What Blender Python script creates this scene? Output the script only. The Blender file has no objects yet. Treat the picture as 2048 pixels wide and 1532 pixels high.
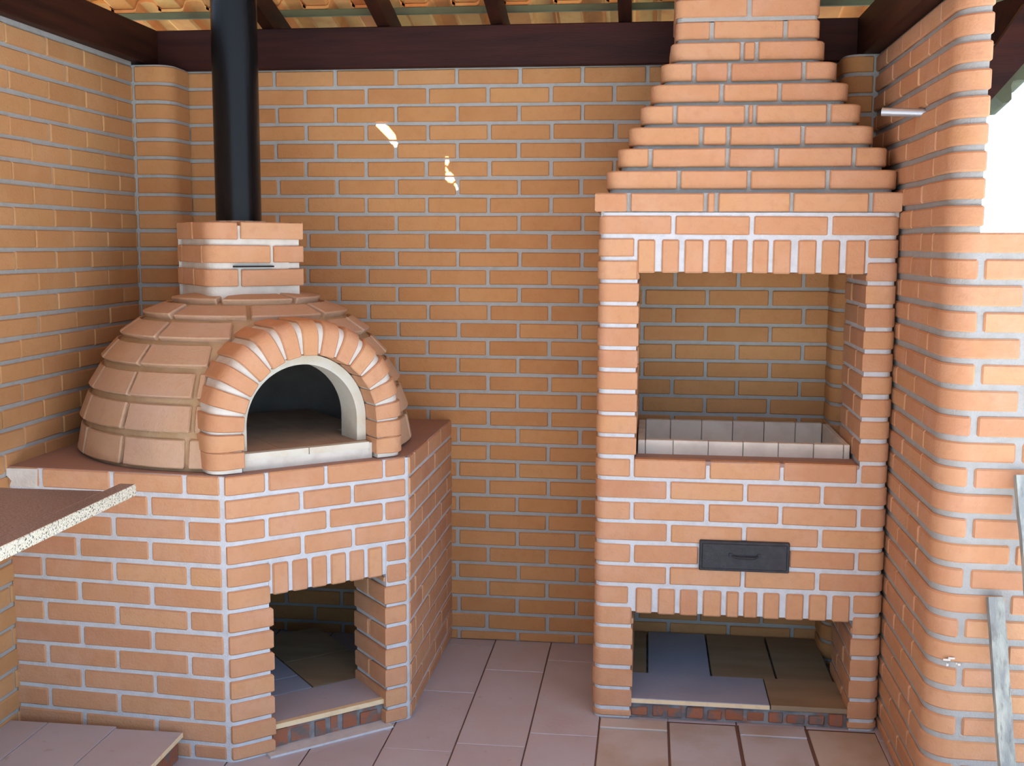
import bpy, bmesh, math, random
from mathutils import Vector, Matrix
from mathutils.geometry import tessellate_polygon

S = bpy.context.scene
COL = S.collection
random.seed(7)

# ---------------------------------------------------------------- camera, sky, sun, exposure
cam_d = bpy.data.cameras.new('camera')
cam = bpy.data.objects.new('camera', cam_d)
COL.objects.link(cam)
S.camera = cam
cam_d.sensor_fit = 'HORIZONTAL'
cam_d.sensor_width = 36.0
cam_d.lens = 2245.55 / 2048 * 36.0
cam_d.clip_start = 0.05
cam_d.clip_end = 300
PAN, TILT, ROLL = 0.12062, -0.12287, 0.00464
cam.matrix_world = (Matrix.Translation((0.35505, -4.39210, 1.60634)) @ Matrix.Rotation(PAN, 4, 'Z')
                    @ Matrix.Rotation(math.pi / 2 + TILT, 4, 'X') @ Matrix.Rotation(ROLL, 4, 'Z'))

world = bpy.data.worlds.new('sky')
S.world = world
world.use_nodes = True
wn = world.node_tree.nodes
wl = world.node_tree.links
bg = wn['Background']
tc = wn.new('ShaderNodeTexCoord')
sep = wn.new('ShaderNodeSeparateXYZ')
wl.new(tc.outputs['Generated'], sep.inputs[0])
ramp = wn.new('ShaderNodeValToRGB')
ramp.color_ramp.elements[0].position = 0.0
ramp.color_ramp.elements[0].color = (0.56, 0.77, 1.0, 1)
ramp.color_ramp.elements[1].position = 0.55
ramp.color_ramp.elements[1].color = (0.45, 0.68, 1.0, 1)
wl.new(sep.outputs['Z'], ramp.inputs[0])
wl.new(ramp.outputs[0], bg.inputs[0])
bg.inputs[1].default_value = 4.2

SUN_DIR = Vector((0.15, -1.0, 1.19)).normalized()      # towards the sun
sd = bpy.data.lights.new('sun', 'SUN')
sd.energy = 75.0
sd.angle = math.radians(0.25)
sd.color = (1.0, 0.97, 0.90)
sun = bpy.data.objects.new('sun', sd)
COL.objects.link(sun)
sun.rotation_euler = SUN_DIR.to_track_quat('Z', 'Y').to_euler()
sun.location = (0, -6, 9)

S.view_settings.view_transform = 'Standard'
S.view_settings.look = 'None'
S.view_settings.gamma = 1
S.view_settings.use_curve_mapping = False
S.view_settings.exposure = -0.80


# ---------------------------------------------------------------- helpers
def lin(r, g, b):
    f = lambda c: ((c / 255) / 12.92 if c / 255 <= 0.04045 else ((c / 255 + 0.055) / 1.055) ** 2.4)
    return (f(r), f(g), f(b), 1)


def material(name, cols, rough=0.8, noise=None, bump=0.0, bscale=60, metal=0.0, spec=0.3, island=True,
             stain=None, stretch=(1, 1, 1)):
    """cols: list of colours picked per loose piece; noise=(scale, amount, dark/light colour)"""
    m = bpy.data.materials.new(name)
    m.use_nodes = True
    n, l = m.node_tree.nodes, m.node_tree.links
    p = n['Principled BSDF']
    p.inputs['Roughness'].default_value = rough
    p.inputs['Metallic'].default_value = metal
    p.inputs['Specular IOR Level'].default_value = spec
    co = n.new('ShaderNodeTexCoord')
    mp = n.new('ShaderNodeMapping')
    mp.inputs['Scale'].default_value = stretch
    l.new(co.outputs['Object'], mp.inputs[0])
    if len(cols) > 1 and island:
        g = n.new('ShaderNodeNewGeometry')
        r = n.new('ShaderNodeValToRGB')
        r.color_ramp.interpolation = 'LINEAR'
        els = r.color_ramp.elements
        while len(els) < len(cols):
            els.new(0.5)
        for i, c in enumerate(cols):
            els[i].position = i / (len(cols) - 1)
        for i, c in enumerate(cols):
            els[i].color = c
        l.new(g.outputs['Random Per Island'], r.inputs[0])
        cur = r.outputs[0]
    else:
        rgb = n.new('ShaderNodeRGB')
        rgb.outputs[0].default_value = cols[0]
        cur = rgb.outputs[0]

    def blend(cur, scale, lo, hi, colour, amount, detail=4):
        t = n.new('ShaderNodeTexNoise')
        t.inputs['Scale'].default_value = scale
        t.inputs['Detail'].default_value = detail
        l.new(mp.outputs[0], t.inputs[0])
        mr = n.new('ShaderNodeMapRange')
        mr.inputs[1].default_value = lo
        mr.inputs[2].default_value = hi
        mr.inputs[4].default_value = amount
        l.new(t.outputs[0], mr.inputs[0])
        mx = n.new('ShaderNodeMix')
        mx.data_type = 'RGBA'
        l.new(mr.outputs[0], mx.inputs[0])
        l.new(cur, mx.inputs[6])
        mx.inputs[7].default_value = colour
        return mx.outputs[2]
    if noise:
        for (sc, lo, hi, c, a) in noise:
            cur = blend(cur, sc, lo, hi, c, a)
    l.new(cur, p.inputs['Base Color'])
    if bump:
        t = n.new('ShaderNodeTexNoise')
        t.inputs['Scale'].default_value = bscale
        t.inputs['Detail'].default_value = 6
        l.new(mp.outputs[0], t.inputs[0])
        b = n.new('ShaderNodeBump')
        b.inputs['Strength'].default_value = bump
        b.inputs['Distance'].default_value = 0.004
        l.new(t.outputs[0], b.inputs['Height'])
        l.new(b.outputs[0], p.inputs['Normal'])
    return m


BRICKS = [lin(191, 142, 106), lin(198, 152, 116), lin(194, 146, 110), lin(201, 157, 118), lin(187, 138, 106), lin(199, 153, 112)]
M = {}
M['brick'] = material('orange_brick', BRICKS, 0.85,
                      [(9, 0.45, 0.75, lin(203, 162, 136), 0.55), (40, 0.5, 0.8, lin(176, 126, 96), 0.35)],
                      0.5, 130, spec=0.2)
M['wall_brick'] = material('wall_brick', [lin(183, 133, 85), lin(190, 141, 94), lin(178, 128, 83), lin(193, 145, 96)], 0.85,
                           [(7, 0.45, 0.75, lin(198, 150, 104), 0.5), (40, 0.5, 0.8, lin(168, 114, 72), 0.3)],
                           0.5, 130, spec=0.2)
M['tan_brick'] = material('tan_wall_brick', [lin(190, 143, 96), lin(196, 150, 104), lin(184, 137, 92), lin(195, 152, 103)], 0.85,
                          [(7, 0.45, 0.75, lin(200, 160, 116), 0.5), (40, 0.5, 0.8, lin(174, 128, 82), 0.3)],
                          0.5, 130, spec=0.2)
M['mortar'] = material('grey_mortar', [lin(168, 171, 170)], 0.92,
                       [(30, 0.45, 0.7, lin(158, 158, 152), 0.6)], 0.6, 180, spec=0.1)
M['lit_mortar'] = material('lit_mortar', [lin(200, 206, 212)], 0.92,
                            [(30, 0.45, 0.7, lin(182, 186, 190), 0.6)], 0.6, 180, spec=0.1)  # same mortar paler and bluer, skylight on the fronts put into the colour
M['rubble_mortar'] = material('rubble_mortar', [lin(140, 140, 142)], 0.95,
                              [(18, 0.4, 0.6, lin(104, 102, 104), 0.9), (26, 0.55, 0.65, lin(160, 104, 80), 0.8)], 1.0, 90, spec=0.1)
M['dome_brick'] = material('dusty_brick', [lin(190, 160, 132), lin(195, 166, 138), lin(185, 154, 126), lin(198, 170, 144)], 0.85,
                           [(6, 0.45, 0.75, lin(194, 168, 152), 0.6), (45, 0.5, 0.8, lin(180, 140, 108), 0.3)],
                           0.5, 140, spec=0.2)
M['dome_mortar'] = material('sandy_mortar', [lin(182, 156, 124)], 0.92,
                            [(20, 0.4, 0.7, lin(172, 140, 102), 0.7)], 0.6, 160, spec=0.1)
M['top_brick'] = material('dusty_brick_top', [lin(162, 134, 122)], 0.9,
                          [(8, 0.4, 0.7, lin(152, 128, 122), 0.8)], 0.4, 120, spec=0.2)
M['rough'] = material('rough_brick_rubble', [lin(150, 96, 74), lin(160, 104, 80), lin(140, 88, 66)], 0.95,
                      [(22, 0.45, 0.62, lin(108, 106, 104), 0.9)], 1.0, 70, spec=0.1)
M['refractory'] = material('cream_refractory', [lin(208, 208, 196)], 0.85,
                           [(14, 0.45, 0.75, lin(196, 186, 160), 0.7)], 0.4, 110, spec=0.2)
M['fire_tile'] = material('white_fire_tile', [lin(216, 210, 200), lin(206, 200, 190), lin(222, 216, 204)], 0.75,
                          [(9, 0.5, 0.75, lin(176, 168, 158), 0.6)], 0.25, 110, spec=0.3)
M['hearth'] = material('hearth_tile', [lin(176, 150, 128), lin(166, 142, 122)], 0.8,
                       [(12, 0.45, 0.7, lin(150, 124, 104), 0.6)], 0.3, 90, spec=0.3)
M['shell'] = material('dark_refractory', [lin(150, 144, 138)], 0.95, [(10, 0.4, 0.7, lin(130, 124, 118), 0.7)], 0.5, 90)
M['flue'] = material('black_flue_paint', [lin(18, 18, 20)], 0.27, None, 0.05, 30, spec=0.2)
M['iron'] = material('black_iron', [lin(44, 46, 52)], 0.6, [(40, 0.45, 0.7, lin(60, 62, 68), 0.6)], 0.5, 200, spec=0.4)
M['slit'] = material('damper_steel', [lin(26, 24, 22)], 0.7)
M['terracotta'] = material('pink_terracotta_tile', [lin(180, 182, 194), lin(175, 176, 188), lin(185, 187, 198)], 0.5,
                           [(5, 0.4, 0.7, lin(176, 168, 174), 0.7), (25, 0.66, 0.75, lin(156, 140, 134), 0.5)],
                           0.15, 60, spec=0.45)
M['grout'] = material('dark_grout', [lin(110, 84, 74)], 0.95)
M['stone_grey'] = material('grey_sandstone', [lin(162, 172, 194), lin(156, 166, 188)], 0.6,
                           [(4, 0.4, 0.7, lin(140, 152, 176), 0.7)], 0.2, 50, spec=0.4)
M['stone_brown'] = material('brown_sandstone', [lin(158, 142, 116), lin(150, 132, 108)], 0.6,
                            [(3, 0.4, 0.7, lin(132, 116, 92), 0.8)], 0.2, 50, spec=0.35, stretch=(1, 5, 1))
M['stone_beige'] = material('beige_sandstone', [lin(190, 184, 176), lin(182, 182, 186), lin(178, 182, 192)], 0.55,
                            [(5, 0.42, 0.66, lin(158, 140, 116), 0.6)], 0.15, 50, spec=0.45)
M['pale_edge'] = material('pale_tile_edge', [lin(226, 208, 170)], 0.8, [(30, 0.5, 0.7, lin(204, 182, 144), 0.6)], 0.2, 80)
M['granite_edge'] = None
M['wood_dark'] = material('dark_stained_timber', [lin(58, 30, 25)], 0.55,
                          [(4, 0.4, 0.65, lin(40, 21, 20), 0.8), (1.5, 0.5, 0.7, lin(74, 34, 26), 0.5)],
                          0.25, 40, spec=0.15, stretch=(0.6, 8, 8))
M['wood_dark_y'] = material('dark_stained_timber_long', [lin(58, 32, 24)], 0.55,
                            [(4, 0.4, 0.65, lin(38, 23, 20), 0.8), (1.5, 0.5, 0.7, lin(78, 42, 28), 0.5)],
                            0.25, 40, spec=0.15, stretch=(8, 0.6, 8))
M['batten'] = material('green_grey_batten', [lin(112, 116, 88)], 0.8, [(6, 0.4, 0.7, lin(84, 74, 58), 0.7)], 0.3, 60)
M['clay'] = material('clay_roof_tile', [lin(226, 150, 80), lin(232, 178, 112), lin(222, 140, 84), lin(236, 190, 120), lin(216, 130, 70)],
                     0.85, [(12, 0.45, 0.7, lin(206, 122, 66), 0.5)], 0.4, 90, spec=0.2)
M['lath'] = material('weathered_lath', [lin(178, 186, 178)], 0.85,
                     [(5, 0.42, 0.6, lin(132, 140, 142), 0.8), (14, 0.55, 0.7, lin(112, 112, 108), 0.6)],
                     0.5, 60, stretch=(6, 6, 0.8))
M['steel'] = material('galvanised_steel', [lin(176, 184, 192)], 0.4, None, 0.05, 80, metal=0.6, spec=0.5)
M['white_cement'] = material('white_cement', [lin(212, 210, 202)], 0.9, [(20, 0.4, 0.7, lin(190, 186, 176), 0.6)], 0.4, 120)
M['ground'] = material('outside_ground', [lin(120, 124, 124)], 0.95, [(0.8, 0.4, 0.6, lin(100, 106, 104), 0.8)])


def granite(name, base, dark, light, t1, t2, spec, rough):
    m = bpy.data.materials.new(name)
    m.use_nodes = True
    n, l = m.node_tree.nodes, m.node_tree.links
    p = n['Principled BSDF']
    p.inputs['Roughness'].default_value = rough
    p.inputs['Specular IOR Level'].default_value = spec
    co = n.new('ShaderNodeTexCoord')
    cur = None
    rgb = n.new('ShaderNodeRGB')
    rgb.outputs[0].default_value = base
    cur = rgb.outputs[0]
    for sc, c, lo, hi in ((150, dark, t1, t1 + 0.03), (210, light, t2, t2 + 0.03)):
        v = n.new('ShaderNodeTexNoise')
        v.inputs['Scale'].default_value = sc
        v.inputs['Detail'].default_value = 3
        l.new(co.outputs['Object'], v.inputs[0])
        mr = n.new('ShaderNodeMapRange')
        mr.inputs[1].default_value = lo
        mr.inputs[2].default_value = hi
        l.new(v.outputs[0], mr.inputs[0])
        mx = n.new('ShaderNodeMix')
        mx.data_type = 'RGBA'
        l.new(mr.outputs[0], mx.inputs[0])
        l.new(cur, mx.inputs[6])
        mx.inputs[7].default_value = c
        cur = mx.outputs[2]
    l.new(cur, p.inputs['Base Color'])
    return m


M['granite_top'] = granite('grey_granite_top', lin(144, 132, 134), lin(108, 98, 104), lin(170, 160, 160), 0.55, 0.58, 0.5, 0.3)
M['granite_edge'] = granite('speckled_granite_edge', lin(222, 226, 206), lin(84, 90, 84), lin(246, 250, 238), 0.56, 0.55, 0.3, 0.6)


def build(name, bm, mats, parent=None, smooth=35):
    me = bpy.data.meshes.new(name)
    bmesh.ops.remove_doubles(bm, verts=bm.verts, dist=1e-6) if False else None
    bm.normal_update()
    bm.to_mesh(me)
    bm.free()
    for m in mats:
        me.materials.append(M[m])
    if smooth:
        me.polygons.foreach_set('use_smooth', [True] * len(me.polygons))
        me.set_sharp_from_angle(angle=math.radians(smooth))
    o = bpy.data.objects.new(name, me)
    COL.objects.link(o)
    if parent:
        o.parent = parent
        o.matrix_parent_inverse = parent.matrix_world.inverted()
    return o


def empty(name, loc):
    o = bpy.data.objects.new(name, None)
    COL.objects.link(o)
    o.location = loc
    o.matrix_world = Matrix.Translation(loc)
    return o


def tag(o, label=None, cat=None, group=None, kind=None):
    if label: o['label'] = label
    if cat: o['category'] = cat
    if group: o['group'] = group
    if kind: o['kind'] = kind
    return o


def quad(bm, pts, mi=0):
    f = bm.faces.new([bm.verts.new(p) for p in pts])
    f.material_index = mi
    return f


def box(bm, x0, x1, y0, y1, z0, z1, mi=0, bev=0.0, jit=0.0, rot=None, org=None):
    """bevelled box; optional rotation matrix about org"""
    r = bmesh.ops.create_cube(bm, size=1.0)
    vs = r['verts']
    for v in vs:
        v.co = Vector(((x0 + x1) / 2 + v.co.x * (x1 - x0), (y0 + y1) / 2 + v.co.y * (y1 - y0),
                       (z0 + z1) / 2 + v.co.z * (z1 - z0)))
        if jit:
            v.co += Vector((random.uniform(-jit, jit), random.uniform(-jit, jit), random.uniform(-jit, jit)))
        if rot is not None:
            v.co = org + rot @ (v.co - org)
    fs = set(f for v in vs for f in v.link_faces)
    for f in fs:
        f.material_index = mi
    if bev:
        es = list(set(e for v in vs for e in v.link_edges))
        r = bmesh.ops.bevel(bm, geom=es, offset=bev, segments=1, affect='EDGES', profile=0.5)
        for f in r['faces']:
            f.material_index = mi


def prism(bm, poly, z0, z1, mi=0, mitop=None):
    """vertical prism over a 2-D polygon"""
    b = [bm.verts.new((x, y, z0)) for x, y in poly]
    t = [bm.verts.new((x, y, z1)) for x, y in poly]
    n = len(poly)
    f = bm.faces.new(t); f.material_index = mi if mitop is None else mitop
    f = bm.faces.new(b[::-1]); f.material_index = mi
    for i in range(n):
        f = bm.faces.new((b[i], b[(i + 1) % n], t[(i + 1) % n], t[i])); f.material_index = mi


class Path:
    """plan polyline; the outward side is on the right hand when walking along it"""
    def __init__(self, pts, radii=None, seg=7):
        P = [Vector(p) for p in pts]
        out = []
        radii = radii or {}
        for i, p in enumerate(P):
            r = radii.get(i, 0)
            if r and 0 < i < len(P) - 1:
                a = (P[i - 1] - p).normalized()
                b = (P[i + 1] - p).normalized()
                ang = a.angle(b)
                d = r / math.tan(ang / 2)
                c = p + (a + b).normalized() * (r / math.sin(ang / 2))
                q0, q1 = p + a * d, p + b * d
                v0, v1 = q0 - c, q1 - c
                tot = v0.angle(v1)
                cr = v0.x * v1.y - v0.y * v1.x
                sg = 1 if cr > 0 else -1
                for k in range(seg + 1):
                    t = sg * tot * k / seg
                    out.append(c + Vector((v0.x * math.cos(t) - v0.y * math.sin(t), v0.x * math.sin(t) + v0.y * math.cos(t))))
            else:
                out.append(p)
        self.p = out
        self.s = [0]
        for i in range(1, len(out)):
            self.s.append(self.s[-1] + (out[i] - out[i - 1]).length)
        self.L = self.s[-1]
        self.n = []
        for i in range(len(out) - 1):
            t = (out[i + 1] - out[i]).normalized()
            self.n.append(Vector((t.y, -t.x)))

    def at(self, s):
        s = max(0, min(self.L, s))
        for i in range(1, len(self.s)):
            if s <= self.s[i] + 1e-9:
                break
        k = (s - self.s[i - 1]) / max(1e-9, self.s[i] - self.s[i - 1])
        p = self.p[i - 1].lerp(self.p[i], k)
        nn = self.n[i - 1]
        if k > 1 - 1e-6 and i < len(self.n):
            m = (self.n[i - 1] + self.n[i]).normalized()
            nn = m / max(0.3, m.dot(self.n[i]))
        elif k < 1e-6 and i > 1:
            m = (self.n[i - 2] + self.n[i - 1]).normalized()
            nn = m / max(0.3, m.dot(self.n[i - 1]))
        return p, nn

    def stations(self, a, b):
        return [a] + [s for s in self.s if a + 1e-4 < s < b - 1e-4] + [b]


def sweep(bm, path, s0, s1, z0, z1, o, d, b=0.0, mi=0, jz=0.0):
    """a block that follows the path: front at offset o, back at -d, chamfer b"""
    if s1 - s0 < 0.006 or z1 - z0 < 0.004:
        return
    if b:
        b = min(b, (s1 - s0) * 0.3, (z1 - z0) * 0.3)
    full = [(-d, z0), (o - b, z0), (o, z0 + b), (o, z1 - b), (o - b, z1), (-d, z1)] if b else [(-d, z0), (o, z0), (o, z1), (-d, z1)]
    st = path.stations(s0, s1)
    prof = [(s, full) for s in st]
    if b:
        small = [(-d, z0 + b * .6), (o - 1.5 * b, z0 + b * .6), (o - b, z0 + 1.5 * b), (o - b, z1 - 1.5 * b), (o - 1.5 * b, z1 - b * .6), (-d, z1 - b * .6)]
        inner = path.stations(s0 + b, s1 - b)
        prof = [(s0, small)] + [(s, full) for s in inner] + [(s1, small)]
    tilt = random.uniform(-jz, jz)
    rings = []
    for s, pr in prof:
        p, nn = path.at(s)
        dz = tilt * ((s - s0) / (s1 - s0) - 0.5)
        rings.append([bm.verts.new((p.x + nn.x * q, p.y + nn.y * q, z + dz)) for q, z in pr])
    m = len(rings[0])
    for i in range(len(rings) - 1):
        for k in range(m):
            f = bm.faces.new((rings[i][k], rings[i + 1][k], rings[i + 1][(k + 1) % m], rings[i][(k + 1) % m]))
            f.material_index = mi
    f = bm.faces.new(rings[0]); f.material_index = mi
    f = bm.faces.new(rings[-1][::-1]); f.material_index = mi


def intervals(a, b, cuts):
    out = [(a, b)]
    for c0, c1 in cuts:
        nx = []
        for p, q in out:
            if c1 <= p or c0 >= q:
                nx.append((p, q))
            else:
                if c0 > p: nx.append((p, c0))
                if c1 < q: nx.append((c1, q))
        out = nx
    return out


def bricks(bm, path, s0, s1, z0, z1, seams, j=0.013, jh=0.013, o=0.006, d=0.03, b=0.0035, mi=0, jit=0.0012):
    """one course between joints z0 and z1, cut at the given seams"""
    cs = sorted([(s if isinstance(s, tuple) else (s, j)) for s in seams if s0 + 0.015 < (s[0] if isinstance(s, tuple) else s) < s1 - 0.015])
    edges = [s0] + [c[0] for c in cs] + [s1]
    js = [0] + [c[1] for c in cs] + [0]
    for i in range(len(edges) - 1):
        a = edges[i] + js[i] / 2
        c = edges[i + 1] - js[i + 1] / 2
        r = lambda k=jit: random.uniform(-k, k)
        sweep(bm, path, a + (r() if i else 0), c + (r() if i < len(edges) - 2 else 0), z0 + jh / 2 + r(), z1 - jh / 2 + r(), o + r(0.0015), d, b, mi, jz=0.002)


CH = 0.07
PITCH = 0.2428
ZT = 32.6 * CH                         # top joint of the room walls, 2.282


def regular(phase, s0, s1, pitch=PITCH):
    k = math.floor((s0 - phase) / pitch)
    out = []
    while phase + k * pitch < s1:
        out.append(phase + k * pitch)
        k += 1
    return out


def wall(path, s0, s1, ztop, seamf, mats=('wall_brick', 'mortar'), d=0.10, j=0.013, bm=None, zbot=0.0, edge0=0.0, edge1=0.0, capz=None):
    bm = bm or bmesh.new()
    n = 0
    while True:
        z1 = ZT - n * CH
        z0 = z1 - CH
        if z1 <= zbot + 0.01:
            break
        if z1 <= ztop + 1e-6:
            bricks(bm, path, s0 + edge0, s1 - edge1, max(z0, zbot - 0.006), z1, seamf(n), j=j, d=d * 0.4)
        n += 1
    sweep(bm, path, s0, s1, zbot, ztop if capz is None else capz, 0.0, d, 0, 1)
    return bm


# ---------------------------------------------------------------- setting: walls
XL, XR = -1.636, 1.150
# back wall
pb = Path([(XL - 0.1, 0), (2.0, 0)])
off = -(XL - 0.1)


def seam_back(n):
    ph = off - 1.122 + (0 if n % 2 == 0 else PITCH / 2)
    return [s + random.uniform(-0.004, 0.004) for s in regular(ph, 0, pb.L)]


bm = wall(pb, 0.0, off + 1.24, ZT, seam_back, d=0.12, capz=ZT + 0.0)
tag(build('wall_back', bm, ('wall_brick', 'mortar')), 'long orange brick back wall with grey joints', kind='structure')
# left wall (faces +x), walked from the viewer's side towards the back
pl = Path([(XL, -5.2), (XL, 0.0)])


def seam_left(n):
    ph = 5.2 - 1.0385 + (0 if n % 2 == 0 else PITCH / 2)
    return [s + random.uniform(-0.004, 0.004) for s in regular(ph, 0, pl.L)]


bm = wall(pl, 0.0, pl.L, ZT, seam_left, d=0.12, j=0.007)
tag(build('wall_left', bm, ('tan_brick', 'mortar')), 'orange brick side wall on the left behind the oven', kind='structure')
# corner pilasters, bull-nosed
pp = Path([(XL, -0.175), (-1.485, -0.175), (-1.485, 0.0)], {1: 0.06})
bm = bmesh.new()
for n in range(33):
    z1 = ZT - n * CH
    bricks(bm, pp, 0.016, pp.L - 0.016, max(z1 - CH, -0.006), z1, [], o=0.012, d=0.02)
sweep(bm, pp, 0, pp.L, 0, ZT, 0.004, 0.055, 0, 1)
tag(build('wall_pilaster_left', bm, ('wall_brick', 'mortar')), 'narrow bull-nosed brick pilaster in the left corner', kind='structure')
pq = Path([(1.035, 0), (1.035, -0.175), (XR, -0.175)], {1: 0.06})
bm = bmesh.new()
for n in range(33):
    z1 = ZT - n * CH
    bricks(bm, pq, 0.016, pq.L - 0.018, max(z1 - CH, -0.006), z1, [], o=0.006, d=0.02)
sweep(bm, pq, 0, pq.L, 0, ZT, 0.0, 0.055, 0, 1)
tag(build('wall_pilaster_right', bm, ('wall_brick', 'mortar')), 'shaded bull-nosed brick pilaster in the right corner', kind='structure')
# right wall: side face, bull-nosed corner, front face
YF = -1.29
RX = 1.222
pr = Path([(XR, 0.0), (XR, YF), (3.0, YF)], {1: 0.075}, seg=9)
sc = 1.29 - 0.075
arc = 0.075 * math.pi / 2
sx = lambda x: sc + arc + (x - XR - 0.075)
bm = bmesh.new()
ZP = ZT - 9 * CH - 0.012                # top of the parapet
for n in range(33):
    z1 = ZT - n * CH
    top = z1 > ZP + 0.02
    if n % 2 == 0:
        seams = [sc - 0.13, sc - 0.13 - PITCH, sc - 0.13 - 2 * PITCH, sc - 0.13 - 3 * PITCH, sc - 0.13 - 4 * PITCH]
        if not top: seams += [sx(1.227) + k * PITCH for k in range(7)]
    else:
        seams = [sc - 0.01 - PITCH, sc - 0.01 - 2 * PITCH, sc - 0.01 - 3 * PITCH, sc - 0.01 - 4 * PITCH]
        if n % 4 == 1: seams.append(sc - 0.12)
        if not top: seams += [sx(1.345) + k * PITCH for k in range(6)]
    bricks(bm, pr, 0.01, sx(RX) if top else sx(2.9), max(z1 - CH, -0.006), z1, [(s + random.uniform(-0.005, 0.005), 0.004 if s < sc + 0.02 else 0.017) for s in seams],
           j=0.012, jh=0.017, o=0.011 if top else 0.007, d=0.04, b=0.005)
sweep(bm, pr, 0, sx(RX) - 0.006, ZP, ZT, 0.0, 0.062, 0, 1)
sweep(bm, pr, 0, sx(2.9), 0, ZP, 0.0, 0.075, 0, 1)
random.seed(11)
for (x, z, w, h) in ((1.188, 0.478, 0.020, 0.006), (1.200, 0.483, 0.018, 0.006), (1.190, 0.464, 0.006, 0.008), (1.221, 0.466, 0.007, 0.006), (1.214, 0.469, 0.004, 0.005)):
    box(bm, x - w / 2, x + w / 2, YF - 0.0092, YF - 0.007, z - h / 2, z + h / 2, 2, 0.0008, 0.0006)
tag(build('wall_right', bm, ('brick', 'mortar', 'white_cement')), 'bright brick side wall on the right with rounded end and low parapet', kind='structure')

# ---------------------------------------------------------------- setting: floor
bm = bmesh.new()
box(bm, XL, 3.0, -5.4, 0.05, -0.12, -0.004, 1)
xs0 = -0.467
for k in range(-6, 15):
    xa, xb = xs0 + 0.228 * k, xs0 + 0.228 * (k + 1)
    if xa < XL - 0.2: continue
    known = {0: [-0.078, -0.555, -1.03], 1: [-0.325, -0.966], 2: [-0.2, -0.86], -1: [-0.3, -0.9], -2: [-0.6]}.get(k)
    ys = known or [-0.2 - 0.11 * ((k * 3) % 4)]
    y = ys[-1]
    while y > -5.4:
        y -= 0.46
        ys.append(y)
    prev = 0.0
    for yy in ys:
        a, b = max(yy, -5.4), prev
        grey = 3 <= k <= 6
        if grey:
            prev = yy
            continue
        if b - a > 0.02:
            box(bm, max(xa + 0.0025, XL), xb - 0.0025, a + 0.0015, b - 0.0015, -0.02, 0.0 + random.uniform(-0.0006, 0.0006), 0, 0.0015)
        prev = yy
# pale sandstone pieces laid in front of the grill
for i, (xa, xb) in enumerate(((0.217, 0.447), (0.449, 0.674), (0.680, 0.902), (0.908, 1.132))):
    y = -0.716
    if i in (0, 2):
        box(bm, xa + 0.003, xb - 0.003, -0.789, y, -0.02, 0.0045, 2, 0.002)
        y = -0.791
    first = True
    while y > -5.0:
        ln = (0.40, 0.47, 0.43, 0.45)[i] if first else 0.45
        first = False
        box(bm, xa + 0.003, xb - 0.003, y - ln, y - 0.002, -0.02, random.uniform(0, 0.002), 2, 0.002)
        y -= ln
    box(bm, xa, xb, -0.70, 0, -0.02, -0.001, 0)
tag(build('floor', bm, ('terracotta', 'grout', 'stone_beige')), 'pink terracotta floor tiles with beige sandstone pieces before the grill', kind='structure')
bm = bmesh.new()
prism(bm, [(-40, -40), (40, -40), (40, 40), (-40, 40)], -0.4, -0.13)
tag(build('ground', bm, ('ground',), smooth=0), 'ground outside the shelter', kind='structure')

# ---------------------------------------------------------------- setting: roof
SL = 0.27
zr = lambda y: 2.535 - SL * y           # underside of battens / top of rafters
bat_y = [0.11 - 0.375 * i for i in range(-2, 18)]
bm = bmesh.new()
TW = 0.2015


def tile_profile(w):
    # one tile across x: flat tray, step, raised roll; heights in metres
    return [(0.0, 0.012), (0.012, 0.004), (0.095, 0.004), (0.105, 0.010), (0.112, 0.034), (0.122, 0.042), (0.152, 0.046),
            (0.180, 0.042), (0.190, 0.034), (0.197, 0.014), (w, 0.006)]


def tile(bm, x0, ya, yb, mi=0):
    """one clay tile from batten ya (low end) up to yb"""
    pr_ = tile_profile(TW + 0.012)
    rows = []
    zl = 0.030
    for y, lift in ((ya + 0.05, 0.0), (ya + 0.047, 0.0), (yb, -0.004 - 0.022)):
        pass
    th = 0.012
    ends = [(ya + 0.06, zl + 0.016), (yb - 0.0, zl - 0.004)]
    lo, hi = [], []
    for y, l_ in ends:
        lo.append([bm.verts.new((x0 + px, y, zr(y) + l_ + pz)) for px, pz in pr_])
        hi.append([bm.verts.new((x0 + px, y, zr(y) + l_ + pz + th)) for px, pz in pr_])
    n = len(pr_)
    for i in range(n - 1):
        bm.faces.new((lo[0][i], lo[1][i], lo[1][i + 1], lo[0][i + 1])).material_index = mi
        bm.faces.new((hi[0][i], hi[0][i + 1], hi[1][i + 1], hi[1][i])).material_index = mi
    for e in (0, 1):
        for i in range(n - 1):
            q = (lo[e][i], lo[e][i + 1], hi[e][i + 1], hi[e][i])
            bm.faces.new(q if e == 0 else q[::-1]).material_index = mi
    for i in (0, n - 1):
        q = (lo[0][i], hi[0][i], hi[1][i], lo[1][i])
        bm.faces.new(q if i == 0 else q[::-1]).material_index = mi


HX0, HX1 = -0.78, -0.16                 # x range where tiles give way to the added cover sheet
for r in range(len(bat_y) - 1):
    ya, yb = bat_y[r], bat_y[r + 1]
    x = -2.45
    while x < (1.66 if yb > -0.3 else 2.15):
        if not (HX0 - TW < x < HX1 and -1.05 < yb and ya < -0.2):
            tile(bm, x, ya, yb)
        x += TW
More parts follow.
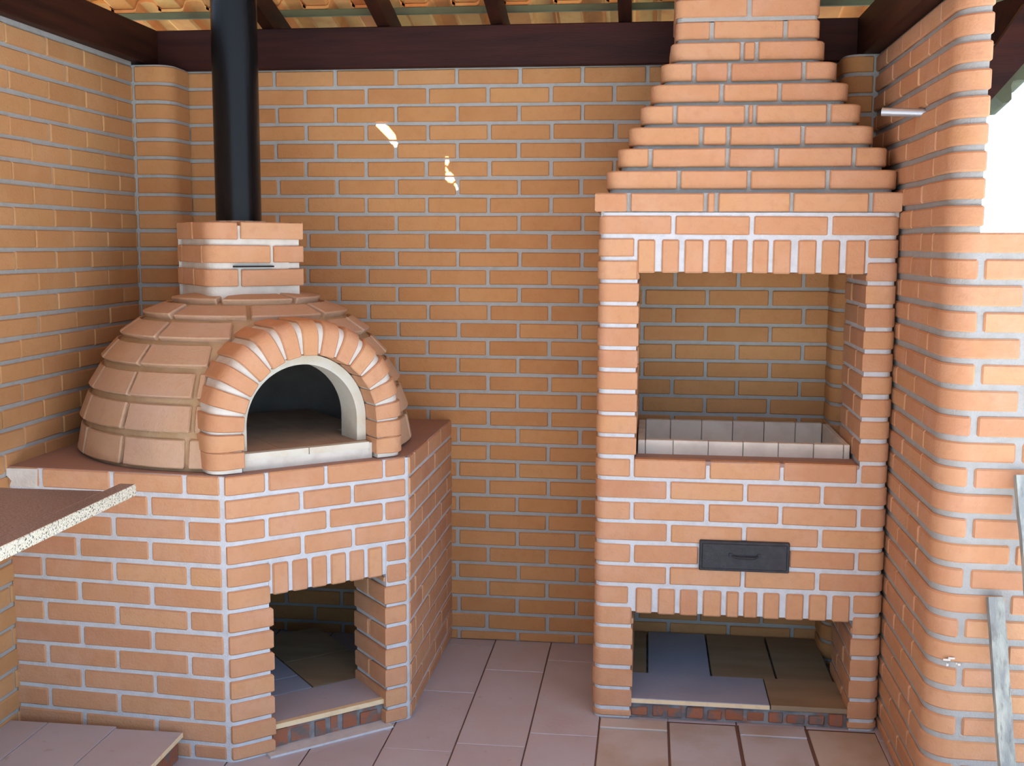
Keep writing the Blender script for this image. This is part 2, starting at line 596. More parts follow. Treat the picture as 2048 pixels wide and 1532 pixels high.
# added flat sheet over the gap, out of view, holes shaped for the sun spots
spots = [[(-0.722, 2.066), (-0.678, 2.064), (-0.655, 2.036), (-0.643, 2.020), (-0.640, 2.004), (-0.634, 1.997), (-0.640, 1.986), (-0.650, 1.986), (-0.662, 2.004)],
         [(-0.442, 1.934), (-0.432, 1.934), (-0.429, 1.918), (-0.434, 1.905), (-0.443, 1.908)],
         [(-0.442, 1.898), (-0.436, 1.890), (-0.430, 1.880), (-0.436, 1.878), (-0.442, 1.884)],
         [(-0.440, 1.873), (-0.424, 1.876), (-0.414, 1.866), (-0.407, 1.848), (-0.418, 1.838), (-0.432, 1.842), (-0.441, 1.856)],
         [(-0.405, 1.846), (-0.400, 1.838), (-0.394, 1.820), (-0.401, 1.818), (-0.409, 1.832)]]
dy_, dz_ = 1.0, 1.19
holes = []
for sp in spots:
    hp = []
    mx_ = sum(p[0] for p in sp) / len(sp); mz_ = sum(p[1] for p in sp) / len(sp)
    for x, z in sp:
        x, z = mx_ + (x - mx_) * 1.15, mz_ + (z - mz_) * 1.1
        t = (2.535 + 0.028 - z) / (dz_ - SL)
        hp.append(Vector((x + 0.15 * t, -t, z + dz_ * t)))
    holes.append(hp)


def cover(x0, x1, y0, y1, hs):
    outer = [Vector((x0, y0, zr(y0) + 0.028)), Vector((x1, y0, zr(y0) + 0.028)), Vector((x1, y1, zr(y1) + 0.028)), Vector((x0, y1, zr(y1) + 0.028))]
    polys = [outer] + hs
    flat = [v for p_ in polys for v in p_]
    vs = [bm.verts.new(v) for v in flat]
    for tri in tessellate_polygon(polys):
        try:
            bm.faces.new([vs[i] for i in tri])
        except ValueError:
            pass


cover(-1.05, 0.10, -1.10, -0.10, holes)
tag(build('ceiling', bm, ('clay',), smooth=30), 'underside of the clay tile roof, orange and yellow', kind='structure')

# battens across the rafters
for i, y in enumerate(bat_y[:4]):
    bm = bmesh.new()
    box(bm, -2.4, 1.80, y - 0.010, y + 0.010, zr(y) + 0.001, zr(y) + 0.027, 0, 0.002)
    o = build('roof_batten', bm, ('batten',))
    lab = ('roof batten at the lowest outer edge of the tiles, behind the back wall', 'roof batten low down behind the back beam, under the tiles',
           'thin greenish roof batten just above the back beam, seen between the rafters', 'thin roof batten above the greenish one, at the top of the view')[i]
    tag(o, lab, 'batten', 'thin battens under the roof tiles')
# rafters
for k, x in enumerate((-1.60 - 0.0, -1.142, -0.682, -0.240, 0.246, 0.712)):
    if k in (0, 5): continue
    bm = bmesh.new()
    y0, y1 = 0.55, -6.2
    w, h = 0.024, 0.10
    pts = []
    for y in (y0, y1):
        pts.append([(x - w, y, zr(y) - h), (x + w, y, zr(y) - h), (x + w, y, zr(y)), (x - w, y, zr(y))])
    a = [bm.verts.new(p) for p in pts[0]]
    b = [bm.verts.new(p) for p in pts[1]]
    bm.faces.new(a[::-1]); bm.faces.new(b)
    for i in range(4):
        bm.faces.new((a[i], a[(i + 1) % 4], b[(i + 1) % 4], b[i]))
    bmesh.ops.recalc_face_normals(bm, faces=bm.faces)
    lab = {1: 'dark roof rafter emerging just behind the right side of the black flue pipe', 2: 'slanting dark roof rafter between the flue pipe and the middle of the beam',
           3: 'dark roof rafter above the middle of the back wall', 4: 'dark roof rafter just left of the brick chimney',
           5: 'dark roof rafter hidden behind the brick chimney'}[k]
    tag(build('roof_rafter', bm, ('wood_dark_y',), smooth=0), lab, 'rafter', 'dark rafters of the tiled roof')

# beams on the walls
bm = bmesh.new()
box(bm, XL - 0.05, XR + 0.06, -0.032, 0.11, ZT - 0.001, 2.436, 0, 0.004)
tag(build('back_wall_beam', bm, ('wood_dark',)), 'long dark red timber beam resting on the back wall', 'beam')
bm = bmesh.new()
box(bm, XL - 0.12, -1.588, -5.2, -0.034, ZT + 0.012, 2.436, 0, 0.004)
tag(build('side_wall_beam', bm, ('wood_dark_y',)), 'dark brown timber beam resting on the left wall', 'beam')
bm = bmesh.new()
box(bm, 1.095, RX - 0.01, YF + 0.01, -0.034, ZT + 0.001, 2.436, 0, 0.004)
tag(build('side_wall_beam', bm, ('wood_dark_y',)), 'very dark timber beam resting on the right wall beside the chimney', 'beam')
bm = bmesh.new()
box(bm, XL, XL + 0.004, -5.2, -0.18, ZT - 0.004, ZT + 0.013, 0)
o = build('trim_1', bm, ('mortar',), smooth=0)
tag(o, 'mortar bed under the left beam', kind='structure')

# eave beam and tile ends outside, beyond the right wall
bm = bmesh.new()
a = Vector((1.40, 0.12, 2.285)); b = Vector((1.86, -1.40, 2.27))
dr = (b - a).normalized(); sd_ = Vector((dr.y, -dr.x, 0)).normalized() * 0.05
for (z0, z1) in ((0, 0.135),):
    A_ = [a - sd_, a + sd_, b + sd_, b - sd_]
    lo = [bm.verts.new(p + Vector((0, 0, z0))) for p in A_]
    hi = [bm.verts.new(p + Vector((0, 0, z1))) for p in A_]
    bm.faces.new(lo); bm.faces.new(hi[::-1])
    for i in range(4):
        bm.faces.new((lo[i], lo[(i + 1) % 4], hi[(i + 1) % 4], hi[i]))
bmesh.ops.recalc_face_normals(bm, faces=bm.faces)
tag(build('eave_beam', bm, ('wood_dark',), smooth=0), 'purple-lit timber eave beam outside, right of the brick pier', 'beam')
# hanging verge tile of the neighbouring roof
bm = bmesh.new()
pts = []
N = 16
for i in range(N + 1):
    t = i / N
    base = Vector((1.448, -0.55, 2.085)).lerp(Vector((1.575, -0.55, 2.265)), t)
    wv = 0.012 * math.sin(t * math.pi * 5)
    pts.append((base + Vector((-0.035 - wv * .3, 0, 0.03)), base + Vector((0.02 + wv, 0, -0.022 - wv))))
for dep in (0,):
    F = [[bm.verts.new(p) for p in q] for q in pts]
    B = [[bm.verts.new(p + Vector((0.06, 0.35, 0.0))) for p in q] for q in pts]
    for i in range(N):
        bm.faces.new((F[i][0], F[i + 1][0], F[i + 1][1], F[i][1]))
        bm.faces.new((B[i][0], B[i][1], B[i + 1][1], B[i + 1][0]))
        bm.faces.new((F[i][1], F[i + 1][1], B[i + 1][1], B[i][1]))
        bm.faces.new((F[i][0], B[i][0], B[i + 1][0], F[i + 1][0]))
    for i in (0, N):
        bm.faces.new((F[i][0], F[i][1], B[i][1], B[i][0]))
bmesh.ops.recalc_face_normals(bm, faces=bm.faces)
tag(build('verge_tiles', bm, ('batten',), smooth=50), 'curved greenish edge of roof tiles outside against the white sky', 'roof tiles')

bm = bmesh.new()
q = [(1.36, 2.035), (1.405, 2.055), (1.66, 2.36), (1.50, 2.36), (1.40, 2.20)]
F = [[bm.verts.new((x, y, z)) for x, z in q] for y in (-0.62, -0.58)]
bm.faces.new(F[0]); bm.faces.new(F[1][::-1])
for i in range(5):
    bm.faces.new((F[0][i], F[1][i], F[1][(i + 1) % 5], F[0][(i + 1) % 5]))
bmesh.ops.recalc_face_normals(bm, faces=bm.faces)
tag(build('barge_board', bm, ('wood_dark',), smooth=0), 'small dark timber board between the brick pier and the curved roof tiles outside', 'board')

# ---------------------------------------------------------------- the oven
A0, B0 = Vector((-0.898, -1.195)), Vector((-0.426, -0.80))
T = (B0 - A0).normalized()
Nn = Vector((T.y, -T.x))                      # outward, towards the viewer's right
ABL = (B0 - A0).length
P0, C0 = Vector((XL, -1.14)), Vector((-0.425, 0.0))
oven = tag(empty('pizza_oven', (-1.06, -0.6, 0)), 'domed brick pizza oven with arched mouth in the left corner', 'oven')
zk = lambda k: 0.912 - 0.0715 * k
ab = lambda s, d=0.0: A0 + T * s - Nn * d     # d metres behind the front face
RA = 0.05
full = Path([P0, A0, B0, C0], {1: RA, 2: 0.02})
lenPA = (A0 - P0).length
angA = (P0 - A0).angle(B0 - A0)
tanA = RA / math.tan(angA / 2)
cornerA = lenPA - tanA                        # s where the rounding starts
# s along 'full' of a distance t from A on the AB face
arcA = RA * (math.pi - angA)
fs = lambda t: lenPA - tanA + arcA + (t - tanA)
sB = full.L - (C0 - B0).length
SA, SB_ = 0.125, 0.530                        # lower opening
rnd = lambda l_: [s + random.uniform(-0.003, 0.003) for s in l_]
PA_even, PA_odd = [0.115, 0.36, 0.604], [0.235, 0.481]
AB_even, AB_odd = [0.124, 0.324, 0.527], [0.238, 0.413]
SEAMV = cornerA + 0.004                       # vertical mortar line beside the rounded corner
bm = bmesh.new()
leftp = Path([P0, A0, ab(SA), ab(SA, 0.235)], {1: RA})
rightp = Path([ab(SB_, 0.235), ab(SB_), B0, C0], {2: 0.02})
fsl = fs                                       # same measure until the opening
lenR0 = 0.235
for k in range(13):
    z1, z0 = zk(k), max(zk(k + 1), 0.0)
    ev = k % 2 == 0
    pa = PA_even if ev else PA_odd
    bricks(bm, full if k < 4 else leftp, 0.0, SEAMV - 0.008, z0, z1, rnd(pa), o=0.005, b=0.004)
    if k < 4:
        sm = rnd([fs(s) for s in (AB_even if ev else AB_odd)])
        bricks(bm, full, SEAMV + 0.008, sB - 0.012, z0, z1, sm, o=0.007, b=0.004)
        bricks(bm, full, sB + 0.004, full.L, z0, z1, rnd(regular(sB + (0.08 if ev else 0.2), sB, full.L)), o=0.005, j=0.008, b=0.003)
    else:
        e = leftp.L - 0.235
        if k < 6:                              # beside the soldier lintel
            bricks(bm, leftp, SEAMV + 0.008, e, z0, z1, [], o=0.007, b=0.004)
            bricks(bm, rightp, lenR0 + 0.004, lenR0 + ABL - SB_ - 0.012, z0, z1, [], o=0.007, b=0.004)
            if k == 5:
                bricks(bm, rightp, 0.0, lenR0 - 0.004, z0, 0.515, [0.118], o=0.005)
        else:
            bricks(bm, leftp, SEAMV + 0.008, leftp.L, z0, z1, [e + 0.118] if ev else [], o=0.009, b=0.005, d=0.03)
            bricks(bm, rightp, 0.0, lenR0 + ABL - SB_ - 0.012, z0, z1, [0.118] if ev else [], o=0.009, b=0.004, d=0.03)
        sr = lenR0 + ABL - SB_
        bricks(bm, rightp, sr + 0.004, rightp.L, z0, z1, rnd(regular(sr + (0.08 if ev else 0.2), sr, rightp.L)), o=0.005, j=0.008, b=0.003)
# soldier lintel
for i in range(6):
    s = 0.137 + i * 0.0655
    sweep(bm, full, fs(s), fs(s) + 0.052, 0.517, zk(4) - 0.009, 0.007 + random.uniform(-.001, .001), 0.10, 0.005, 0)
# mortar masses
sweep(bm, full, 0, full.L, zk(4), 0.905, 0.0, 0.10, 0, 1)
sweep(bm, full, 0, fs(SA) - 0.001, 0, zk(4), 0.0, 0.10, 0, 1)
sweep(bm, full, fs(SA), fs(SB_), 0.521, zk(4), 0.0, 0.10, 0, 1)
sweep(bm, full, fs(SB_) + 0.001, full.L, 0, zk(4), 0.0, 0.10, 0, 1)


def prism_ab(bm, s0, s1, d0, d1, z0, z1, mi=0, mitop=None):
    q = [ab(s0, d0), ab(s1, d0), ab(s1, d1), ab(s0, d1)]
    prism(bm, [(p.x, p.y) for p in q], z0, z1, mi, mitop)


prism_ab(bm, SA - 0.08, SA - 0.0005, 0.09, 0.232, 0, 0.52, 1)
prism_ab(bm, SB_ + 0.0005, SB_ + 0.07, 0.09, 0.232, 0, 0.52, 1)
# lintel soffit + top slab
pol = [P0 + Vector((0.006, 0.012)), A0 + Vector((-0.012, 0.012)), A0 + Vector((0.005, 0.012)), B0 + Vector((-0.012, 0.006)), C0 + Vector((-0.012, -0.008)), Vector((XL + 0.006, -0.008))]
prism(bm, [(p.x, p.y) for p in pol], 0.80, 0.903, 1, 2)
q = [(0.012, 0.848), (0.105, 0.846), (0.108, 0.905), (0.004, 0.903), (0.002, 0.880), (0.020, 0.864)]
F = []
for dd in (0.010, -0.01):
    F.append([bm.verts.new(((P0 + (A0 - P0).normalized() * s_ + Vector((-0.05, -1)).normalized() * dd).to_3d() + Vector((0, 0, z_)))) for s_, z_ in q])
bm.faces.new(F[0]).material_index = 3
for i in range(6):
    bm.faces.new((F[0][i], F[1][i], F[1][(i + 1) % 6], F[0][(i + 1) % 6])).material_index = 3
build('brick_base', bm, ('brick', 'lit_mortar', 'top_brick', 'white_cement'), oven)
# top faces of the base bricks: dusty strip
bm = bmesh.new()
e0 = A0 - Nn * 0.0
pol = [P0 + Vector((0.002, 0.0)), A0 + Vector((-0.02, 0.004)), ab(0.02, 0.006), ab(ABL - 0.01, 0.004), B0 + Vector((-0.002, 0.02)), C0 + Vector((0.0, -0.008)), Vector((XL + 0.008, -0.008))]
prism(bm, [(p.x, p.y) for p in pol], 0.8985, 0.9075, 0)
build('base_top', bm, ('top_brick',), oven, smooth=0)

# storage recess: rough riser, stone slab floor
bm = bmesh.new()
s = SA + 0.010
while s < SB_ - 0.03:
    w = min(random.choice((0.062, 0.05, 0.024, 0.030, 0.036)), SB_ - 0.004 - s)
    prism_ab(bm, s, s + w, 0.020 + random.uniform(0, .005), 0.08, 0.006 + random.uniform(0, .016), 0.058 + random.uniform(-.010, .008), 0)
    s += w + random.uniform(0.008, 0.02)
prism_ab(bm, SA + 0.002, SB_ - 0.002, 0.026, 0.5, 0, 0.070, 1)
prism_ab(bm, SA - 0.02, SB_ + 0.006, -0.035, 0.03, 0.0, 0.007, 2)
build('recess_riser', bm, ('rough', 'rubble_mortar', 'lit_mortar'), oven, smooth=0)
bm = bmesh.new()
prism_ab(bm, SA + 0.002, SB_ + 0.002, 0.008, 0.028, 0.072, 0.088, 1)
prism_ab(bm, SA + 0.002, SB_ + 0.002, 0.0281, 0.225, 0.072, 0.088, 0)
build('stone_slab', bm, ('terracotta', 'pale_edge'), oven, smooth=0)
for (s0, s1, d0, d1, m_) in ((-0.02, 0.135, 0.238, 0.47, 'stone_grey'), (0.142, 0.36, 0.238, 0.36, 'stone_grey'), (0.366, 0.62, 0.238, 0.5, 'stone_brown'),
                             (-0.02, 0.135, 0.475, 0.8, 'stone_brown'), (0.142, 0.36, 0.366, 0.66, 'stone_grey'), (0.366, 0.62, 0.505, 0.8, 'stone_brown'),
                             (0.142, 0.36, 0.665, 0.98, 'stone_brown')):
    bm = bmesh.new()
    prism_ab(bm, s0, s1, d0, d1, 0.066, 0.086, 0)
    build('stone_slab', bm, (m_,), oven, smooth=0)

# dome ------------------------------------------------------------------
C = Vector((-1.045, -0.587))
R, ZB, HS = 0.552, 0.9, 0.965
AZ0 = math.atan2(Nn.y, Nn.x)
ARC_S = 0.285
ACZ = 1.036                               # centre height of the arch
RI, RO = 0.222, 0.333


EX, EZ = 0.80, 0.97


def dome_pt(az, el, r):
    c_ = max(0.0, math.cos(el)) ** EX
    return Vector((C.x + r * c_ * math.cos(az), C.y + r * c_ * math.sin(az), ZB + r * HS * math.sin(el) ** EZ + 0.006))


def hood_half(z, r):
    """half width of the hood at height z for radius r"""
    if z < ACZ: return r
    q = r * r - (z - ACZ) ** 2
    return math.sqrt(q) if q > 0 else 0


bm = bmesh.new()
NR = 8
view_az = math.atan2(-4.392 - C.y, 0.355 - C.x)
for k in range(NR):
    e0, e1 = math.radians(90 / NR * k), math.radians(90 / NR * (k + 1))
    g = 0.011 / R
    ea, eb = e0 + g, e1 - g
    em = (ea + eb) / 2
    rc = R * math.cos(em) ** EX
    if k == NR - 1:
        continue
    step = 0.232 / rc
    nb = max(3, round(2 * math.pi / step))
    step = 2 * math.pi / nb
    ph = view_az - math.radians(44)
    if k == 4: ph += 0.03
    if k == 6: ph += 0.4
    hw = hood_half(ZB + R * HS * math.sin(em) ** EZ, RO)
    cut = math.asin(min(0.99, hw / rc)) - 0.05 if hw > 0.02 else 0
    sh = math.asin((ARC_S - (C - A0).dot(T)) / rc) if rc > 0.05 else 0
    for i in range(nb):
        a0 = ph + i * step
        a1 = a0 + step
        gg = 0.007 / rc
        # interval relative to the mouth axis
        for base in (-2 * math.pi, 0, 2 * math.pi):
            q0, q1 = a0 + gg + base, a1 - gg + base
            if q1 < AZ0 - math.pi or q0 > AZ0 + math.pi: continue
            for (u0, u1) in intervals(max(q0, AZ0 - math.pi), min(q1, AZ0 + math.pi), [(AZ0 + sh - cut, AZ0 + sh + cut)] if cut > 0 else []):
                if (u1 - u0) * rc < 0.012: continue
                seg = max(1, int((u1 - u0) / 0.09))
                jo = random.uniform(-0.002, 0.003)
                rl, ru, rb = R + 0.021 + jo, R + 0.012 + jo, R - 0.02
                rings = []
                b_ = 0.004
                us = [u0] + [u0 + (u1 - u0) * t / seg for t in range(seg + 1)] + [u1]
                us[1] = u0 + b_ / rc; us[-2] = u1 - b_ / rc
                for m_, u in enumerate(us):
                    endc = m_ in (0, len(us) - 1)
                    s_ = b_ if endc else 0
                    bb = b_ / R
                    prof = [(ea + (bb if endc else 0), rb), (ea + (bb if endc else 0), rl - b_ - s_ * .5), (ea + bb * (1.8 if endc else 1), rl - s_), (eb - bb * (1.8 if endc else 1), ru - s_),
                            (eb - (bb if endc else 0), ru - b_ - s_ * .5), (eb - (bb if endc else 0), rb)]
                    rings.append([bm.verts.new(dome_pt(u, e, r_)) for e, r_ in prof])
                for i2 in range(len(rings) - 1):
                    for k2 in range(6):
                        bm.faces.new((rings[i2][k2], rings[i2 + 1][k2], rings[i2 + 1][(k2 + 1) % 6], rings[i2][(k2 + 1) % 6]))
                bm.faces.new(rings[0]); bm.faces.new(rings[-1][::-1])
# mortar skin and dark inner shell (open where the mouth is)
for rr, mi, flip in ((R, 1, False), (R - 0.06, 2, True)):
    na, ne = 96, 30
    grid = []
    for j in range(ne + 1):
        el = math.radians(90 * j / ne)
        grid.append([bm.verts.new(dome_pt(2 * math.pi * i / na, el, rr)) for i in range(na)])
    for j in range(ne):
        for i in range(na):
            a, b, c, d = grid[j][i], grid[j][(i + 1) % na], grid[j + 1][(i + 1) % na], grid[j + 1][i]
            cen = (a.co + b.co + c.co + d.co) / 4
            v = Vector((cen.x, cen.y)) - A0
            ls = v.dot(T) - ARC_S
            dist = math.hypot(ls, max(0, cen.z - ACZ)) if cen.z > ACZ else abs(ls)
            if dist < 0.262 and (Vector((cen.x, cen.y)) - C).dot(Nn) > 0:
                continue
            f = bm.faces.new((a, b, c, d) if not flip else (d, c, b, a))
            f.material_index = mi
bmesh.ops.recalc_face_normals(bm, faces=[f for f in bm.faces if f.material_index == 0])
dome = build('brick_dome', bm, ('dome_brick', 'dome_mortar', 'shell'), oven, smooth=30)

# arch of voussoirs -----------------------------------------------------
bm = bmesh.new()
FD = 0.010                                 # arch front behind base front
leg = ACZ - 0.922


def arch_pt(q, r, d):
    """q runs along the inner line from the left foot (0) to the right foot; returns point and is measured at radius r"""
    Ltot = 2 * leg + math.pi * RI
    if q < leg:
        s, z = ARC_S - r, 0.922 + q
    elif q > Ltot - leg:
        s, z = ARC_S + r, 0.922 + (Ltot - q)
    else:
        th = (q - leg) / RI
        s, z = ARC_S - r * math.cos(th), ACZ + r * math.sin(th)
    p = ab(s, FD + d)
    return Vector((p.x, p.y, z))


LT = 2 * leg + math.pi * RI
NV = 17


def depth_at(q, r):
    p = arch_pt(q, r, 0)
    ls = (Vector((p.x, p.y)) - A0).dot(T) - (C - A0).dot(T)
    h = (p.z - ZB) / HS
    if h >= R: return 0.4
    rr_ = R * math.cos(math.asin((h / R) ** (1 / EZ))) ** EX
    v = rr_ * rr_ - ls * ls
    return (0.56 - math.sqrt(v) if v > 0 else 0.36)


for i in range(NV):
    q0, q1 = LT * i / NV, LT * (i + 1) / NV
    mid = (q0 + q1) / 2
    onarc = leg < mid < LT - leg
    th = 0.047 if onarc else 0.050
    dp = min(0.34, depth_at(mid, RO - 0.01) + 0.05)
    # local frame at the middle of the voussoir
    a = arch_pt(mid, RI, 0); b = arch_pt(mid, RO, 0)
    rad = (b - a).normalized()
    nax = Vector((Nn.x, Nn.y, 0))
    tan = rad.cross(nax).normalized()
    # section outline in (radial, depth) with bull-nose on the outer front corner
    jo = random.uniform(-0.002, 0.002)
    ri, ro, br = 0.0, RO - RI + jo, 0.055
    out = [(ri, dp), (ri, 0.003), (ri + 0.003, 0.0)]
    for t in range(8):
        an = math.pi / 2 * t / 7
        out.append((ro - br + br * math.sin(an), br - br * math.cos(an)))
    out.append((ro, dp))
    w0, w1 = th / 2, th / 2 + 0.004
    rings = []
    for sgn, ins in ((-1, 0.004), (-1, 0.0), (1, 0.0), (1, 0.004)):
        ring = []
        for (rr_, dd) in out:
            f_ = rr_ / (RO - RI)
            w = (w0 + (w1 - w0) * f_)
            rq = rr_ - (ins if rr_ > 0.05 else -ins * 0.3)
            dq = dd + (ins if dd < dp - 1e-6 else 0)
            ww = w - (0.0 if ins else 0.004)
            if ins: ww = w
            else: ww = w - 0.0035
            p = a + rad * rq + tan * (sgn * ww) - nax * dq
            ring.append(bm.verts.new(p))
        rings.append(ring)
    m_ = len(out)
    for r0 in range(3):
        for k2 in range(m_):
            bm.faces.new((rings[r0][k2], rings[r0 + 1][k2], rings[r0 + 1][(k2 + 1) % m_], rings[r0][(k2 + 1) % m_]))
    bm.faces.new(rings[0][::-1]); bm.faces.new(rings[3])
bmesh.ops.recalc_face_normals(bm, faces=bm.faces)
# mortar body of the arch: swept ring slightly inside the bricks
NQ = 48
prev = None
fr = bm.faces
for i in range(NQ + 1):
    q = -0.012 + (LT + 0.024) * i / NQ
    qq = q
    dp = min(0.36, depth_at(min(max(q, 0), LT), RO - 0.01) + 0.06)
    ri, ro, br = 0.007, RO - RI - 0.009, 0.048
    out = [(ri, dp), (ri, 0.010)]
    for t in range(6):
        an = math.pi / 2 * t / 5
        out.append((ro - br + br * math.sin(an), 0.010 + br - br * math.cos(an)))
    out.append((ro, dp))
    ring = []
    for rr_, dd in out:
        p = arch_pt(qq, RI + rr_, dd)
        ring.append(bm.verts.new(p))
    if prev:
        for k2 in range(len(out)):
            f = bm.faces.new((prev[k2], ring[k2], ring[(k2 + 1) % len(out)], prev[(k2 + 1) % len(out)]))
            f.material_index = 1
    else:
        bm.faces.new(ring).material_index = 1
    prev = ring
bm.faces.new(prev[::-1]).material_index = 1
bmesh.ops.recalc_face_normals(bm, faces=bm.faces)
build('mouth_arch', bm, ('brick', 'white_cement'), oven, smooth=35)

# cream refractory liner
bm = bmesh.new()
ZH = 0.962
R1, R2 = 0.188, 0.220
prev = None
nseg = 40
for i in range(nseg + 5):
    ring = []
    for (r_, d_) in ((R1, 0.078), (R2, 0.078), (R2, 0.20), (R1, 0.20)):
        if i < 2: s, z = ARC_S - r_, ZH + (ACZ - ZH) * i / 2
        elif i > nseg + 2: s, z = ARC_S + r_, ZH + (ACZ - ZH) * (nseg + 4 - i) / 2
        else:
            th = math.pi * (i - 2) / nseg
            s, z = ARC_S - r_ * math.cos(th), ACZ + r_ * math.sin(th)
        p = ab(s, FD + d_)
        ring.append(bm.verts.new((p.x, p.y, z)))
    if prev:
        for k2 in range(4):
            bm.faces.new((prev[k2], ring[k2], ring[(k2 + 1) % 4], prev[(k2 + 1) % 4]))
    else:
        bm.faces.new(ring)
    prev = ring
bm.faces.new(prev[::-1])
bmesh.ops.recalc_face_normals(bm, faces=bm.faces)
build('mouth_liner', bm, ('refractory',), oven, smooth=35)

# sill tiles and hearth
bm = bmesh.new()
for (s0, s1) in ((ARC_S - RI + 0.005, ARC_S - 0.002), (ARC_S + 0.001, ARC_S + RI - 0.012)):
    prism_ab(bm, s0, s1, 0.042, 0.07, 0.941, ZH, 0)
prism_ab(bm, ARC_S - RI + 0.004, ARC_S + RI - 0.006, 0.046, 0.07, 0.9075, 0.9405, 1)
prism_ab(bm, ARC_S + RI - 0.012, ARC_S + RI - 0.001, 0.045, 0.09, 0.9075, 0.958, 1)
build('mouth_sill', bm, ('refractory', 'white_cement'), oven, smooth=0)
bm = bmesh.new()
for i in range(5):
    for j in range(4):
        s0, d0 = ARC_S - 0.49 + i * 0.205, 0.07 + j * 0.255
        cen = ab(s0 + 0.1, d0 + 0.12)
        if (cen - C).length > 0.37 and d0 > 0.1: continue
        if j == 0 and (s0 + 0.205 < ARC_S - 0.23 or s0 > ARC_S + 0.23): continue
        a_, b_ = s0, s0 + 0.204
        if j == 0:
            a_, b_ = max(a_, ARC_S - 0.217), min(b_, ARC_S + 0.217)
        prism_ab(bm, a_, b_, d0 + 0.0005, d0 + 0.2545, 0.9085, ZH - 0.0002, 0)
build('hearth_floor', bm, ('hearth',), oven, smooth=0)

# chimney block on the dome
CP = Vector((-1.062, -0.600))
hs = 0.1675
blk = Path([CP - T * hs - Nn * hs, CP - T * hs + Nn * hs, CP + T * hs + Nn * hs, CP + T * hs - Nn * hs, CP - T * hs - Nn * hs], {1: 0.06})
sfront = blk.s[-3] - 2 * hs                # start of the front face (virtual corner)
bm = bmesh.new()
zt_, ph_ = 1.676, 0.078
for k in range(3):
    z1 = zt_ - k * ph_ + 0.0105
    seams = [sfront + 0.110] if k != 1 else [sfront + 0.224]
    seams += [sfront - 0.13 if k != 1 else sfront - 0.04]
    seams += [blk.s[-3] + 0.12, blk.s[-2] + 0.16]
    for a_, b_ in ((0.0, blk.s[-3]), (blk.s[-3], blk.s[-2]), (blk.s[-2], blk.L)):
        bricks(bm, blk, a_ , b_ , z1 - ph_, z1, seams, j=0.012, jh=0.021, o=0.0, d=0.05, b=0.003)
cpoly = [blk.at(s) for s in blk.stations(0, blk.L - 1e-3)]
prism(bm, [(p.x - n_.x * 0.012, p.y - n_.y * 0.012) for p, n_ in cpoly], 1.385, zt_ - 0.012, 1)
build('chimney_block', bm, ('brick', 'white_cement', 'mortar'), oven, smooth=35)
bm = bmesh.new()
q = [CP - T * hs + T * 0.088 + Nn * (hs + 0.006), CP - T * hs + T * 0.226 + Nn * (hs + 0.006), CP - T * hs + T * 0.226 - Nn * 0.1, CP - T * hs + T * 0.088 - Nn * 0.1]
prism(bm, [(p.x, p.y) for p in q], 1.526, 1.531)
build('damper_plate', bm, ('slit',), oven, smooth=0)
# mortar smear on top around the pipe
bm = bmesh.new()
poly = []
for i in range(26):
    a_ = 2 * math.pi * i / 26
    r_ = 0.094 + random.uniform(-0.012, 0.012)
    poly.append((CP.x + r_ * math.cos(a_), CP.y + r_ * math.sin(a_)))
prism(bm, poly, zt_ - 0.014, zt_ + 0.006)
build('flue_collar', bm, ('dome_brick',), oven, smooth=0)
# flue pipe
bm = bmesh.new()
n = 64
rp = 0.0775
for z0, z1 in ((1.665, 4.1),):
    ra = [bm.verts.new((CP.x + rp * math.cos(2 * math.pi * i / n), CP.y + rp * math.sin(2 * math.pi * i / n), z0)) for i in range(n)]
    rb = [bm.verts.new((CP.x + rp * math.cos(2 * math.pi * i / n), CP.y + rp * math.sin(2 * math.pi * i / n), z1)) for i in range(n)]
    for i in range(n):
        bm.faces.new((ra[i], ra[(i + 1) % n], rb[(i + 1) % n], rb[i]))
    bm.faces.new(rb); bm.faces.new(ra[::-1])
fl = build('flue_pipe', bm, ('flue',), oven, smooth=30)
fl['label'] = 'black glossy flue pipe'

# ---------------------------------------------------------------- the grill
GY = -0.70
gx0, gx1 = 0.195, 1.133
ox0, ox1 = 0.317, 1.045
grill = tag(empty('barbecue_grill', (0.668, -0.35, 0)), 'tall brick barbecue grill with stepped chimney against the right wall', 'grill')
gz = lambda i: 1.7065 - 0.0727 * i
outer = Path([(gx0, -0.012), (gx0, GY), (gx1, GY), (gx1, -0.18)], {1: 0.03, 2: 0.03})
def gs(x, rad=0.03, yl=-0.012, y=GY, xl=gx0):
    return (yl - y - rad) + rad * math.pi / 2 + (x - xl - rad)
lcol = Path([(gx0, -0.012), (gx0, GY), (ox0, GY), (ox0, -0.012)], {1: 0.03})
rcol = Path([(ox1, -0.33), (ox1, GY), (gx1, GY), (gx1, -0.18)], {2: 0.03})
bm = bmesh.new()
odd_s, even_s = [0.434, 0.682, 0.927], [0.313, 0.558, 0.799, 1.046]
sidel = lambda k: regular(0.10 if k % 2 else 0.22, 0, 0.66)
sx_end = gs(gx1) - 0.03
LE = gs(ox0, 0.03)                         # path length on lcol to the opening edge
RJ = 0.37                                  # jamb length of rcol
